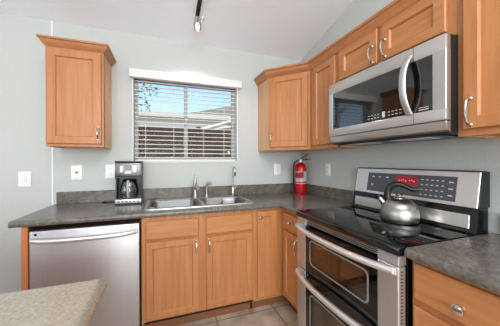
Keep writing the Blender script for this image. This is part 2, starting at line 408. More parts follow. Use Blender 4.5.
def upper_body(w, d, z0, z1, parent, bottom_inset=0):
    m = MB()
    m.box(0, .016, -d + .0, 0, z0, z1, m=wood_side); m.box(w - .016, w, -d, 0, z0, z1, m=wood_side)
    m.box(.016, w - .016, -d + .02, 0, z0 + .012, z0 + .028, m=wood_side); m.box(.016, w - .016, -d, 0, z1 - .016, z1, m=wood_side); m.box(.016, w - .016, -.008, 0, z0, z1, m=wood_side)
    m.box(0, w, -d - .001, -d + .02, z0, z1, .0015, m=wood_v)
    return m.build('body', None, parent)

# ------------------------------------------------------------------ upper cabinets
UD = .26; UZ0, UZ1 = 1.378, 2.125
crown_prof = [(-.004, 2.100), (.006, 2.100), (.010, 2.108), (.020, 2.118), (.030, 2.136), (.036, 2.150), (.046, 2.156), (.046, 2.172), (-.004, 2.172)]
# left single cabinet
t = thing('wall_cabinet', 'single door maple wall cabinet hung alone left of the window', 'wall cabinet', (-2.358, 0, 0))
W = .377; UL = .275
upper_body(W, UL, UZ0 + .008, UZ1 + .01, t)
d = panel(.012, W - .016, -UL - .001, UZ0 + .03, 2.112).build('door', wood_v, t)
bail(d, W - .034, -UL - .021, 1.445, 1.535)
m = MB(); m.sweep([(0, 0), (0, -UL - .001), (W, -UL - .001), (W, 0)], [(o * .85, 2.186 - (2.172 - z) * .80) for o, z in crown_prof]); m.build('crown_moulding', wood_y, t)
# diagonal corner cabinet
t = thing('wall_cabinet', 'angled corner maple wall cabinet above the fire extinguisher', 'wall cabinet', (0, 0, 0))
m = MB()
poly = [(-.002, -.002), (-.55, -.002), (-.55, -UD), (-UD, -.55), (-.002, -.55)]
m.prism(poly, UZ0, UZ1, 'z', m=wood_side)
q = Matrix.Translation((-.55, -UD, 0)) @ Matrix.Rotation(-PI / 4, 4, 'Z')
DL = math.hypot(.55 - UD, .55 - UD)
m.box(0, DL, -.003, .0, UZ0, UZ1, .001, m=wood_v, M=q)
m.build('body', None, t)
d = panel(.026, DL - .026, 0, UZ0 + .03, 2.092).build('door', wood_v, t, (-.55, -UD - .004, 0), -PI / 4)
bail(d, .044, -.02, 1.447, 1.537)
# narrow cabinet right of the corner
RZ = -PI / 2
t = thing('wall_cabinet', 'narrow maple wall cabinet between the corner cabinet and microwave', 'wall cabinet', (-.0, -.552, 0), RZ)
upper_body(.35, UD, UZ0, UZ1, t)
panel(.055, .335, -UD - .001, UZ0 + .03, 2.092).build('door', wood_v, t)
# over microwave cabinet
t = thing('wall_cabinet', 'wide short two door maple cabinet directly above the microwave', 'wall cabinet', (0, -.904, 0), RZ)
upper_body(.758, UD, 1.85, UZ1, t)
d = panel(.03, .355, -UD - .001, 1.878, 2.098).build('door', wood_h, t); bail(d, .355 - .03, -UD - .021, 1.895, 1.995)
d = panel(.385, .722, -UD - .001, 1.878, 2.098).build('door', wood_h, t); bail(d, .385 + .028, -UD - .021, 1.895, 1.995)
# right cabinet
t = thing('wall_cabinet', 'tall maple wall cabinet right of the microwave at the photo edge', 'wall cabinet', (0, -1.664, 0), RZ)
upper_body(.9, UD, UZ0, UZ1, t)
d = panel(.026, .44, -UD - .001, UZ0 + .03, 2.092).build('door', wood_v, t); bail(d, .026 + .028, -UD - .021, 1.425, 1.54)
d = panel(.46, .875, -UD - .001, UZ0 + .03, 2.092).build('door', wood_v, t); bail(d, .875 - .028, -UD - .021, 1.425, 1.54)
m = MB(); m.sweep([(-.55, -.002), (-.551, -UD - .002), (-UD - .002, -.551), (-UD - .002, -2.564), (-.002, -2.565)], crown_prof)
tag(m.build('crown_moulding', wood_y), 'long maple crown moulding running over the wall cabinets on the right', 'moulding')

# ------------------------------------------------------------------ base cabinets
CD = .61; CT = .914; BF = -.565
def base_body(w, parent, endL=False, endR=False, d=.565, top=.875):
    m = MB()
    for a in ((0, .016), (w - .016, w)):
        m.prism([(0, 0), (-d + .075, 0), (-d + .075, .105), (-d + .006, .105), (-d + .006, top), (0, top)], a[0], a[1], 'x', m=wood_v)
    m.box(.016, w - .016, -d, -.01, .105, .12, m=wood_side); m.box(.016, w - .016, -.01, 0, .105, top, m=wood_side)
    m.box(0, w, -d - .0, -d + .02, .105, top, .001, m=wood_v)
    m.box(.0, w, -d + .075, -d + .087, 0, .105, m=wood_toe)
    return m.build('body', None, parent)
# end panel
m = MB(); m.prism([(0, 0), (-.49, 0), (-.49, .105), (-.588, .105), (-.588, .875), (0, .875)], -2.358, -2.326, 'x', .001)
tag(m.build('end_panel', wood_end), 'tall reddish wood end panel left of the dishwasher', 'cabinet panel')
# sink cabinet
t = thing('base_cabinet', 'maple sink base cabinet with two false fronts and two doors', 'base cabinet', (-1.688, -.004, 0))
base_body(.868, t)
o = -(-1.688)
for (a, b, hx) in ((-1.66, -1.285, -1.307), (-1.23, -.848, -1.209)):
    panel(a + o, b + o, -.565, .708, .842, flat=True).build('drawer_front', wood_h, t)
    d = panel(a + o, b + o, -.565, .138, .692, rail=.045).build('door', wood_v, t)
    bail(d, hx + o, -.585, .575, .672, .026)
# lazy susan / corner cabinet (left leaf faces the room)
t = thing('base_cabinet', 'corner maple base cabinet with one tall narrow door and round knob', 'base cabinet', (-.82, -.005, 0))
m = MB()
m.prism([(0, 0), (.0, -.49), (.80, -.49), (.80, 0)], 0, .105, 'z', m=wood_toe)
m.prism([(0, 0), (.0, -.5635), (.80, -.5635), (.80, 0)], .105, .875, 'z', m=wood_v)
m.build('body', None, t)
d = panel(.016, .193, -.565, .138, .855, rail=.045).build('door', wood_v, t)
knob(d, .038, -.585, .805, .013)
# right-run narrow drawer cabinet
t = thing('base_cabinet', 'narrow maple base cabinet with drawer and door left of the range', 'base cabinet', (0, -.5690, 0), RZ)
base_body(.331, t)
k0 = .569
d = panel(.612 - k0, .862 - k0, -.565, .708, .842, flat=True).build('drawer', wood_h, t); knob(d, .742 - k0, -.585, .778, .014)
d = panel(.612 - k0, .862 - k0, -.565, .138, .692, rail=.045).build('door', wood_v, t); bail(d, .862 - k0 - .02, -.585, .56, .672, .028)
# right of range
t = thing('base_cabinet', 'maple base cabinet with wide drawer right of the range', 'base cabinet', (0, -1.668, 0), RZ)
base_body(.44, t)
d = panel(.014, .34, -.565, .712, .855, flat=True).build('drawer', wood_h, t); knob(d, .175, -.585, .768, .017)
d = panel(.014, .34, -.565, .138, .685, rail=.045).build('door', wood_v, t); bail(d, .32, -.585, .56, .66, .028)

# ------------------------------------------------------------------ countertops
nose = [(-.004, .876), (.012, .877), (.018, .884), (.0195, .894), (.017, .905), (.010, .912), (-.004, .9142)]
def nose_(d=CD): return [(o_, z) for o_, z in nose]
m = MB(); E = CD - .018
SX0, SX1, SY0, SY1 = -1.655, -.825, -.515, -.075
for a in ((-2.409, SX0, -E, 0), (SX1, -E, -E, 0), (SX0, SX1, -E, SY0), (SX0, SX1, SY1, 0), (-E, 0, -.902, 0)):
    m.box(a[0], a[1], a[2], a[3], .876, CT)
m.sweep([(-2.409, -E), (-E, -E), (-E, -.902)], nose)
m.box(-2.39, -.0, -.02, -.0005, CT - .001, 1.016, .003); m.box(-.02, -.0005, -.902, -.02, CT - .001, 1.016, .003)
tag(m.build('countertop', counter_m), 'L shaped grey brown laminate countertop with backsplash around the sink', 'countertop')
m = MB(); m.box(-E, 0, -2.4, -1.668, .876, CT); m.sweep([(-E, -1.668), (-E, -2.4)], nose); m.box(-.02, -.0005, -2.4, -1.70, CT - .001, 1.016, .003)
tag(m.build('countertop', counter_m), 'short grey brown laminate countertop with backsplash right of the range', 'countertop')

# ------------------------------------------------------------------ sink
sk = thing('kitchen_sink', 'stainless steel double bowl drop in sink under the window', 'sink', (-1.24, -.30, CT))
m = MB(); B = m.bm
def rrect(cx_, cy_, hw, hh, r, z, n=6):
    pts = []
    for qx, qy, a0 in ((1, 1, 0), (-1, 1, PI / 2), (-1, -1, PI), (1, -1, 3 * PI / 2)):
        for i in range(n + 1):
            a = a0 + PI / 2 * i / n; pts.append((cx_ + qx * (hw - r) + r * math.cos(a), cy_ + qy * (hh - r) + r * math.sin(a), z))
    return pts
def loft(rings, cap=True, m_=None):
    R = [[m.bm.verts.new(p) for p in r] for r in rings]
    for A, Q in zip(R, R[1:]):
        n = len(A)
        for i in range(n): m._face((A[i], A[(i + 1) % n], Q[(i + 1) % n], Q[i]), m_)
    if cap: m._face(R[-1], m_)
    return R
def loft_m(mb, rings):
    R = [[mb.bm.verts.new(p) for p in r] for r in rings]
    for A, Q in zip(R, R[1:] + R[:1]):
        n = len(A)
        for i in range(n): mb._face((A[i], A[(i + 1) % n], Q[(i + 1) % n], Q[i]))
    bmesh.ops.recalc_face_normals(mb.bm, faces=mb.bm.faces[:])
OW, OH = .44, .243
bowls = [(-.21, -.032, .195, .185), (.215, -.032, .185, .185)]
# rim outer skirt
loft([rrect(0, 0, OW, OH, .05, .0008), rrect(0, 0, OW - .002, OH - .002, .05, .006), rrect(0, 0, OW - .010, OH - .010, .045, .008)], cap=False)
# deck built as strips between bowls (grid)
xs = [-OW + .010, bowls[0][0] - bowls[0][2], bowls[0][0] + bowls[0][2], bowls[1][0] - bowls[1][2], bowls[1][0] + bowls[1][2], OW - .010]
ya, yb = -.032 - .185, -.032 + .185; y0_, y1_ = -OH + .010, OH - .010
def deck(xa, xb, yc, yd): m.box(xa, xb, yc, yd, .005, .0081)
deck(xs[0] + .03, xs[5] - .03, yb, y1_); deck(xs[0] + .03, xs[5] - .03, y0_, ya); deck(xs[0], xs[1], y0_ + .03, y1_ - .03); deck(xs[2], xs[3], ya, yb); deck(xs[4], xs[5], y0_ + .03, y1_ - .03)
for sx in (-1, 1):
    for sy in (-1, 1):
        c0 = (sx * (OW - .01 - .035), sy * (OH - .01 - .035)); pts = [c0]
        m.lathe([(0, .005), (.035, .005), (.035, .0081), (0, .0081)], (c0[0], c0[1], 0), 24)
m.build('rim', sink_m, sk)
for i, (bx, by, hw, hh) in enumerate(bowls):
    m = MB(); dp = -.165 if i == 0 else -.125
    loft([rrect(bx, by, hw + .012, hh + .012, .02, .0082), rrect(bx, by, hw, hh, .055, .0095), rrect(bx, by, hw - .006, hh - .006, .055, .002), rrect(bx, by, hw - .014, hh - .014, .06, dp + .03), rrect(bx, by, hw - .03, hh - .03, .05, dp + .006), rrect(bx, by, hw - .05, hh - .05, .04, dp)])
    m.lathe([(.042, dp + .0015), (.036, dp + .003), (.030, dp + .001), (0, dp + .001)], (bx, by, 0), 24)
    m.build('bowl', basin_m, sk)
# faucet, sprayer, filter tap (on the rear ledge of the sink)
DZ = CT + .0085
fa = thing('faucet', 'brushed nickel single post faucet in the middle of the sink', 'faucet', (-1.25, -.105, DZ))
m = MB(); m.lathe([(0, 0), (.032, 0), (.032, .006), (.024, .012), (.022, .06), (.023, .10), (.019, .118), (.015, .125), (0, .127)], seg=28); m.build('body', faucet_m, fa)
m = MB(); m.tube([(0, -.01, .085), (0, -.05, .115), (0, -.10, .125), (0, -.145, .112), (0, -.165, .088)], [.015, .014, .0145, .0155, .014], 14); m.build('spout', faucet_m, fa)
m = MB(); m.lathe([(0, .123), (.014, .124), (.0155, .145), (.013, .17), (.0, .172)], seg=20); m.tube([(0, 0, .165), (.002, .005, .19), (.003, .01, .212)], [.0085, .008, .010], 12); m.build('lever', faucet_m, fa)
sp = thing('side_sprayer', 'short hooked side sprayer right of the faucet', 'sink sprayer', (-1.137, -.095, DZ))
m = MB(); m.lathe([(0, 0), (.024, 0), (.024, .005), (.016, .012), (.0135, .03), (0, .03)], seg=24); m.build('base', faucet_m, sp)
m = MB(); m.tube([(0, 0, .028), (-.002, 0, .07), (0, 0, .105), (.008, -.006, .128), (.028, -.018, .138), (.05, -.03, .128)], [.010, .012, .013, .015, .014, .010], 14); m.build('spray_head', faucet_m, sp)
ff = thing('filter_faucet', 'tall slender filtered water tap at the right end of the sink', 'water tap', (-.872, -.105, DZ))
m = MB(); m.lathe([(0, 0), (.022, 0), (.022, .005), (.013, .012), (.012, .075), (.009, .085), (.007, .09), (0, .09)], seg=22); m.build('base', chrome, ff)
m = MB(); m.tube([(0, 0, .08), (0, 0, .2), (0, -.006, .245)] + [(0, -.04 + .036 * math.cos(a), .262 + .034 * math.sin(a)) for a in (.3, .8, 1.3, 1.8, 2.3, 2.8, 3.14)] + [(0, -.077, .235)], .006, 12); m.build('spout', chrome, ff)
m = MB(); m.lathe([(0, -.04), (.008, -.04), (.0085, 0), (0, 0)], (0, -.077, .245), 14); m.build('spout_tip', dark_metal, ff)
m = MB(); m.tube([(0, 0, .06), (.02, -.004, .072), (.032, -.006, .088), (.036, -.006, .1)], [.006, .006, .007, .004], 10); m.build('lever', chrome, ff)
wb = thing('sink_bowl', 'small white bowl standing in the right basin of the sink', 'bowl', (-.950, -.226, CT - .122))
m = MB(); m.lathe([(0, .0), (.032, .0), (.034, .008), (.052, .06), (.060, .116), (.057, .116), (.049, .062), (.028, .012), (0, .010)], seg=36); m.build('bowl_shell', white_m, wb)

# ------------------------------------------------------------------ dishwasher
dw = thing('dishwasher', 'stainless steel dishwasher with bowed bar handle under the counter', 'dishwasher', (-2.008, 0, 0))
m = MB(); m.box(-.312, .312, -.56, -.01, .10, .868); m.build('tub', black_pl, dw)
m = MB(); m.box(-.308, .308, -.596, -.562, .122, .842, .006, seg=2); dd = m.build('door', steel_v, dw)
m = MB(); m.box(-.308, .308, -.590, -.562, .846, .872, .003); m.build('control_strip', black_enamel, dw)
m = MB(); m.box(-.305, .305, -.50, -.49, .0, .115); m.build('kick_plate', black_pl, dw)
m = MB(); pts = []
for i in range(21):
    u = -1 + i / 10; pts.append((u * .285, -.612 - .040 * (1 - u ** 4), .790 - .004 * (1 - u * u)))
m.tube(pts, .016, 12, flat=1.0)
for sx in (-1, 1): m.box(sx * .285 - .014, sx * .285 + .014, -.618, -.594, .776, .804, .003)
m.build('handle', handle_m, dd)
m = MB(); m.lathe([(0, 0), (.008, 0), (.008, .002), (0, .002)], seg=18, M=Matrix.Translation((-.277, -.596, .822)) @ Matrix.Rotation(PI / 2, 4, 'X')); m.build('badge', dark_metal, dd)

# ------------------------------------------------------------------ range
ra = thing('range', 'stainless and black double oven electric range with smooth glass top', 'range', (0, -.905, 0), RZ)
RW = .758; FX = .60
m = MB()
m.box(.004, RW - .004, -.585, -.03, .06, .885, m=black_enamel)
m.box(.03, RW - .03, -.52, -.08, 0, .06, m=black_pl)
body = m.build('body', None, ra)
# cooktop
m = MB(); m.prism([(-.03, .890), (-.03, .918), (-.622, .918), (-.636, .912), (-.638, .882), (-.60, .878), (-.59, .886)], .0, RW, 'x', .002)
ct = m.build('cooktop', black_gloss, ra)
def ringmesh(r, cx_, cy_, z=.9184, w=.003):
    mm = MB(); mm.lathe([(r - w, 0), (r, 0), (r, .0004), (r - w, .0004)], (cx_, cy_, z), 48); return mm
for cx_, cy_, r in ((.19, -.45, .115), (.19, -.20, .08), (.57, -.45, .095), (.57, -.20, .08), (.38, -.32, .06)):
    q_ = ringmesh(r, cx_, cy_).build('burner_ring', ring_m, ct)
m = MB(); m.box(.0, RW, -.6395, -.6375, .880, .8835); m.build('trim_strip', chrome, ct)
# vent strip above upper door
m = MB(); m.box(.105, RW - .105, -.618, -.585, .840, .876, m=black_enamel)
for z in (.848, .857, .866): m.box(.105, RW - .105, -.6235, -.618, z, z + .0016, m=steel_h)
m.box(.006, .105, -.628, -.585, .835, .876, .002, m=steel_v); m.box(RW - .105, RW - .006, -.628, -.585, .835, .876, .002, m=steel_v)
m.build('vent_trim', None, ra)
def oven_door(z0, z1, wz0, wz1, hz, nm, seethrough):
    m = MB()
    y0, y1 = -.632, -.590
    # stainless side stiles, black glass in the middle around a see-through window
    m.box(.004, .104, y0, y1, z0, z1, .004, m=steel_v); m.box(RW - .104, RW - .004, y0, y1, z0, z1, .004, m=steel_v)
    wx0, wx1 = .150, RW - .150
    m.box(.104, RW - .104, y0 + .002, y1, wz1, z1, .001, m=black_gloss); m.box(.104, RW - .104, y0 + .002, y1, z0, wz0, .001, m=black_gloss)
    m.box(.104, wx0, y0 + .002, y1, wz0, wz1, .001, m=black_gloss); m.box(wx1, RW - .104, y0 + .002, y1, wz0, wz1, .001, m=black_gloss)
    dr = m.build('oven_door', None, ra)
    m = MB()
    def rr(hw, hh, r, y): return [(a, y, b) for a, b, _ in rrect(RW / 2, (wz0 + wz1) / 2, hw, hh, r, 0)]
    hw, hh = (wx1 - wx0) / 2, (wz1 - wz0) / 2
    rings = [rr(hw, hh, .03, y0 + .0025), rr(hw, hh, .03, y0 - .0005), rr(hw - .008, hh - .008, .025, y0 - .0005), rr(hw - .008, hh - .008, .025, y0 + .0025)]
    loft_m(m, rings)
    m.build('window_border', win_line, dr)
    m = MB(); m.box(wx0, wx1, y0 + .003, y0 + .007, wz0, wz1); m.build('window_glass', oven_glass, dr)
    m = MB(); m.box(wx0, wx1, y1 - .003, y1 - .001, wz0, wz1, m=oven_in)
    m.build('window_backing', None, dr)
    m = MB()
    zc = (wz0 + wz1) / 2
    for z in (zc + .01, zc - .03): m.tube([(wx0 + .02, -.612, z), (wx1 - .02, -.612, z)], .0018, 6)
    m.build('oven_rack', rack_m, dr)
    m = MB(); pts = []
    for i in range(25):
        u = -1 + i / 12; pts.append((RW / 2 + u * (RW / 2 - .022), -.640 - .050 * (1 - abs(u) ** 2.6), hz))
    m.tube(pts, .0185, 14, flat=.85)
    for sx in (.022, RW - .022): m.box(sx - .016, sx + .016, -.646, -.630, hz - .014, hz + .014, .003)
    m.build('handle', handle_m, dr)
    return dr
oven_door(.530, .832, .59, .755, .815, 'upper', True)
oven_door(.100, .522, .165, .40, .492, 'lower', True)
m = MB(); m.box(.01, RW - .01, -.60, -.585, .03, .095, .002); m.build('kick_panel', black_enamel, ra)
# side louvre slots on the upper door edge
m = MB()
for i in range(16): m.box(RW - .0042, RW - .0028, -.620, -.608, .60 + i * .014, .604 + i * .014)
m.build('edge_vent', dark_metal, ra)
# backguard
bgd = MB()
bgd.prism([(-.03, .886), (-.130, .918), (-.120, .93), (-.106, 1.03), (-.102, 1.036), (-.03, 1.036)], .0, RW, 'x', m=black_enamel)
bgd.prism([(-.1235, .934), (-.1145, 1.002), (-.100, 1.002), (-.100, .934)], .02, RW - .03, 'x', .002, m=steel_low)
bgd.prism([(-.012, 1.036), (-.106, 1.036), (-.073, 1.212), (-.060, 1.219), (-.012, 1.214)], .0, .022, 'x', .002, m=grey_panel)
bgd.prism([(-.012, 1.036), (-.106, 1.036), (-.073, 1.212), (-.060, 1.219), (-.012, 1.214)], RW - .022, RW, 'x', .003, m=black_soft)
bgd.prism([(-.012, 1.036), (-.106, 1.036), (-.073, 1.212), (-.060, 1.219), (-.012, 1.214)], .022, RW - .022, 'x', m=black_soft)
bk = bgd.build('backguard', None, ra)
# tilted local frame for the face : u along x, v up the slope
A0 = Vector((0, -.106, 1.036)); A1 = Vector((0, -.073, 1.212)); Vd = (A1 - A0).normalized(); Nd = Vector((0, Vd.z * -1, Vd.y))
FM = Matrix(((1, 0, 0, 0), (0, Nd.y, Vd.y, A0.y), (0, Nd.z, Vd.z, A0.z), (0, 0, 0, 1)))  # x, normal, up-slope
def face(mb, u0, u1, v0, v1, h0, h1, mt=None, bev=0): mb.box(u0, u1, h0, h1, v0, v1, bev, m=mt, M=FM)
def GU(u): return .120 + (u - .105) * 1.02
m = MB(); face(m, .010, RW - .003, .0, .179, 0, .006, None, .002); m.build('steel_face', steel_h, bk)
m = MB(); face(m, GU(.105), GU(.640), .018, .150, .006, .0075, None, .0005); cp = m.build('control_panel', grey_panel, ra)
m = MB(); face(m, GU(.318), GU(.448), .085, .137, .0075, .0082); m.build('display', red_disp, cp)
def mark(nm, mt, u0, u1, v0, v1, h0=.0073, h1=.008): q = MB(); face(q, GU(u0), GU(u1), v0, v1, h0, h1); q.build(nm, mt, cp)
for k in range(7): mark('display_digit', pink_disp, .335 + k * .0135 + (k > 3) * .01, .342 + k * .0135 + (k > 3) * .01, .104 + (k % 3) * .003, .111 + (k % 3) * .003, .008, .0086)
for k, u in enumerate((.140, .190, .245)): mark('knob_mark', grey_mark, u, u + .018, .118, .126)
for u in (.137, .150): mark('button_mark', grey_mark, u, u + .006, .057, .071)
for u in (.335, .360, .385, .410): mark('button_mark', grey_mark, u, u + .012, .062, .067)
for r_ in range(4):
    for c_ in range(5): mark('button_mark', grey_mark, .468 + c_ * .026, .480 + c_ * .026, .034 + r_ * .029, .039 + r_ * .029)
for r_ in range(3): mark('button_mark', grey_mark, .605, .626, .044 + r_ * .036, .050 + r_ * .036)

# ------------------------------------------------------------------ microwave
mw = thing('microwave', 'stainless over the range microwave with black glass door and bowed handle', 'microwave', (0, -.906, 0), RZ)
MWW = .762
m = MB(); m.box(.003, MWW - .003, -.315, -.002, 1.395, 1.842, .002); m.build('case', black_soft, mw)
m = MB()
# door frame: stainless border with curved right edge
y0, y1 = -.35, -.316; gz0, gz1 = 1.508, 1.765; gx0, gx1 = .045, .705
m.box(0, MWW, y0, y1, gz1, 1.840, .006, m=mw_steel, seg=2); m.box(0, MWW, y0, y1, 1.452, gz0, .006, m=mw_steel, seg=2)
m.box(0, gx0, y0, y1, gz0 - .006, gz1 + .006, .003, m=mw_steel); m.box(gx1, MWW, y0, y1, gz0 - .006, gz1 + .006, .003, m=mw_steel)
dr = m.build('door', None, mw)
m = MB(); m.box(gx0 - .002, gx1 + .002, y0 + .002, y1, gz0 - .002, gz1 + .002); gl = m.build('door_glass', mw_glass, mw)
for za, zb in ((1.455, gz0), (gz1, 1.838)): m = MB(); m.box(.6205, .6225, y0 - .0006, y0 + .001, za, zb); m.build('door_seam', dark_metal, dr)
def mk(a, b, c, d): q = MB(); q.box(a, b, y0 + .0012, y0 + .0022, c, d); q.build('button_mark', grey_mark, gl)
for i, u in enumerate((.35, .372, .394, .416, .482, .504, .526, .548)): 
    for r_ in range(2): mk(u, u + .011, 1.522 + r_ * .018, 1.5265 + r_ * .018)
mk(.446, .464, 1.518, 1.552)
mk(.645, .69, 1.515, 1.519)
mk(.645, .69, 1.526, 1.529)
m = MB(); pts = []
for i in range(25):
    u = -1 + i / 12; pts.append((.603, -.352 - .052 * (1 - abs(u) ** 2.4), 1.652 + u * .147))
m.tube(pts, .017, 14, flat=.5)
m.build('handle', steel_v, dr)
m = MB(); m.prism([(-.345, 1.449), (-.338, 1.409), (-.316, 1.402), (-.316, 1.449)], .004, MWW - .004, 'x', .001); m.build('vent_lip', mw_steel, mw)
m = MB()
m.box(.05, MWW - .05, -.29, -.05, 1.389, 1.3955, m=dark_metal)
m.box(.12, .30, -.28, -.18, 1.385, 1.39, m=grey_mark); m.box(.45, .64, -.28, -.18, 1.385, 1.39, m=grey_mark)
m.build('underside_filters', None, mw)

# ------------------------------------------------------------------ kettle
ke = thing('kettle', 'stainless stovetop kettle with black curved handle on the range', 'kettle', (-.236, -1.368, .9185), math.atan2(-.80, .59)); ke.scale = (.87, .87, .96)
# local +x points to the photo's right (away from the spout)
m = MB(); m.lathe([(0, 0), (.098, 0), (.106, .004), (.109, .012), (.111, .024), (.110, .048), (.105, .078), (.091, .108), (.070, .130), (.048, .140), (.040, .140), (.040, .136), (0, .136)], seg=56); kb = m.build('body', kettle_m, ke)
m = MB(); m.lathe([(.040, .138), (.038, .142), (.022, .147), (.0, .148)], seg=40); ld = m.build('lid', chrome, ke)
m = MB(); m.lathe([(0, .146), (.008, .147), (.007, .151), (.018, .154), (.020, .161), (.015, .168), (0, .170)], seg=28); m.build('lid_knob', mat('lid_knob_grey', (150, 150, 150), .2, 1), ld)
m = MB(); m.tube([(-.078, 0, .092), (-.100, 0, .118), (-.120, 0, .142)], [.021, .017, .013], 16); sp_ = m.build('spout', chrome, ke)
m = MB(); m.tube([(-.113, 0, .134), (-.123, 0, .146)], [.0165, .0155], 16); m.build('spout_cap', black_pl, sp_)
m = MB()
P = [(-.060, 0, .118), (-.068, 0, .150), (-.066, 0, .180), (-.052, 0, .205), (-.026, 0, .220), (.006, 0, .222), (.034, 0, .212), (.056, 0, .200), (.078, 0, .193), (.100, 0, .196), (.112, 0, .203)]
m.tube(P, [.023, .022, .021, .020, .0185, .0165, .0145, .0135, .012, .010, .006], 14, flat=1.0)
m.build('handle', black_pl, ke)

# ------------------------------------------------------------------ coffee maker
cm = thing('coffee_maker', 'black and stainless drip coffee maker on the counter left of the sink', 'coffee maker', (-1.815, -.145, CT))
hw = .100
m = MB()
m.box(-hw, hw, -.098, .10, 0, .012, .004, m=black_pl)
m.box(-hw, hw, .02, .10, .012, .345, .008, m=black_pl)          # rear tower
m.box(-hw, -hw + .012, -.06, .03, .045, .235, .003, m=black_pl); m.box(hw - .012, hw, -.06, .03, .045, .235, .003, m=black_pl)
m.box(-hw, hw, -.095, .03, .222, .236, .003, m=black_pl)
m.build('body', None, cm)
m = MB(); m.box(-hw + .001, hw - .001, -.100, .021, .012, .046, .005, m=steel_h, seg=2); bs = m.build('base_band', None, cm)
m = MB()
for i in range(6): m.box(-.082 + i * .029, -.061 + i * .029, -.1015, -.0995, .020, .036, .0005)
m.build('base_buttons', mat('button_grey', (120, 120, 122), .4), bs)
m = MB(); m.box(-hw + .001, hw - .001, -.100, .03, .237, .345, .006, m=coffee_steel, seg=2); hd = m.build('head', None, cm)
m = MB(); m.box(-.026, .026, -.102, -.0995, .285, .330, .001); m.build('display', black_gloss, hd)
m = MB(); m.box(-.024, .024, -.102, -.0995, .258, .276, .001); m.box(-.060, -.040, -.102, -.0995, .270, .322, .002); m.box(.040, .062, -.102, -.0995, .270, .325, .002); m.build('button', mat('pale_button', (214, 214, 214), .35), hd)
m = MB(); m.box(-hw, hw, -.104, .102, .346, .362, .006, m=black_pl, seg=2); m.build('lid', None, cm)
ca = thing('coffee_carafe', 'glass carafe with black lid and pale handle inside the coffee maker', 'carafe', (-1.815, -.175, CT + .047))
m = MB(); m.lathe([(0, 0), (.056, 0), (.062, .006), (.070, .04), (.071, .07), (.064, .11), (.052, .138), (.050, .142), (.048, .138), (.060, .108), (.067, .07), (.066, .04), (.058, .009), (0, .005)], seg=40); m.build('glass_body', jar_glass, ca)
m = MB(); m.lathe([(0, .140), (.053, .140), (.055, .150), (.048, .160), (0, .162)], seg=32); m.build('lid', black_pl, ca)
m = MB(); m.tube([(0, -.054, .148), (0, -.082, .146), (0, -.094, .125), (0, -.095, .08), (0, -.090, .04), (0, -.075, .02), (0, -.064, .02)], .009, 10, flat=1.2); m.build('handle', mat('grey_handle', (170, 170, 170), .35), ca)
m = MB()
m.tube([(-1.885, -.055, CT + .012), (-1.925, -.045, CT + .006), (-1.97, -.06, CT + .0045), (-2.01, -.075, CT + .0045), (-2.04, -.06, CT + .0045), (-2.03, -.035, CT + .0045)], .004, 8)
tag(m.build('power_cord', black_pl), 'short black power cord lying on the counter behind the coffee maker', 'cord')

# ------------------------------------------------------------------ fire extinguisher
ex = thing('fire_extinguisher', 'red fire extinguisher standing in the counter corner', 'fire extinguisher', (-.112, -.165, CT), math.radians(-25))
m = MB(); m.lathe([(0, .004), (.052, .0), (.060, .004), (.062, .012), (.062, .275), (.058, .300), (.044, .322), (.026, .335), (.022, .345), (0, .345)], seg=40); tk = m.build('tank', red_paint, ex)
def wrap(z0, z1, a0, a1, r, mt, nm, parent):
    mm = MB(); n = 18
    V = [[mm.bm.verts.new((r * math.cos(a0 + (a1 - a0) * i / n), r * math.sin(a0 + (a1 - a0) * i / n), z)) for i in range(n + 1)] for z in (z0, z1)]
    for i in range(n): mm._face((V[0][i], V[0][i + 1], V[1][i + 1], V[1][i]))
    bmesh.ops.solidify(mm.bm, geom=mm.bm.faces[:], thickness=-.0006)
    return mm.build(nm, mt, parent)
wrap(.135, .245, -PI * .95, -PI * .1, .0622, paper, 'label', tk)
wrap(.175, .236, -PI * .90, -PI * .38, .0630, red_paper, 'label_print', tk)
wrap(.112, .122, -PI, 0, .0622, paper, 'lower_band', tk)
m = MB(); m.lathe([(0, .342), (.020, .342), (.020, .365), (.014, .372), (.012, .385), (0, .385)], seg=20); m.build('valve', mat('valve_silver', (196, 190, 180), .3, 1), ex)
m = MB(); m.lathe([(0, 0), (.016, 0), (.016, .008), (0, .009)], seg=20, M=Matrix.Translation((-.004, -.018, .358)) @ Matrix.Rotation(PI / 2, 4, 'X')); m.build('gauge', paper, ex)
m = MB(); m.tube([(-.005, 0, .375), (.02, 0, .392), (.055, 0, .420), (.082, 0, .440)], [.007, .008, .008, .006], 8, flat=.6); m.build('upper_lever', black_pl, ex)
m = MB(); m.tube([(-.005, 0, .365), (.03, 0, .372), (.07, 0, .378), (.105, 0, .366)], [.007, .008, .008, .005], 8, flat=.6); m.tube([(.052, 0, .374), (.062, 0, .40), (.078, 0, .418)], .003, 6); m.build('carry_lever', black_pl, ex)
m = MB(); m.tube([(-.012, 0, .362), (-.04, -.004, .362), (-.066, -.006, .345), (-.076, -.006, .30), (-.077, -.004, .22), (-.076, -.002, .13), (-.074, 0, .06)], .0075, 10); m.build('hose', black_pl, ex)
m = MB(); m.tube([(-.074, 0, .075), (-.074, 0, .03), (-.075, 0, .005)], [.008, .011, .013], 10); m.build('nozzle', black_pl, ex)

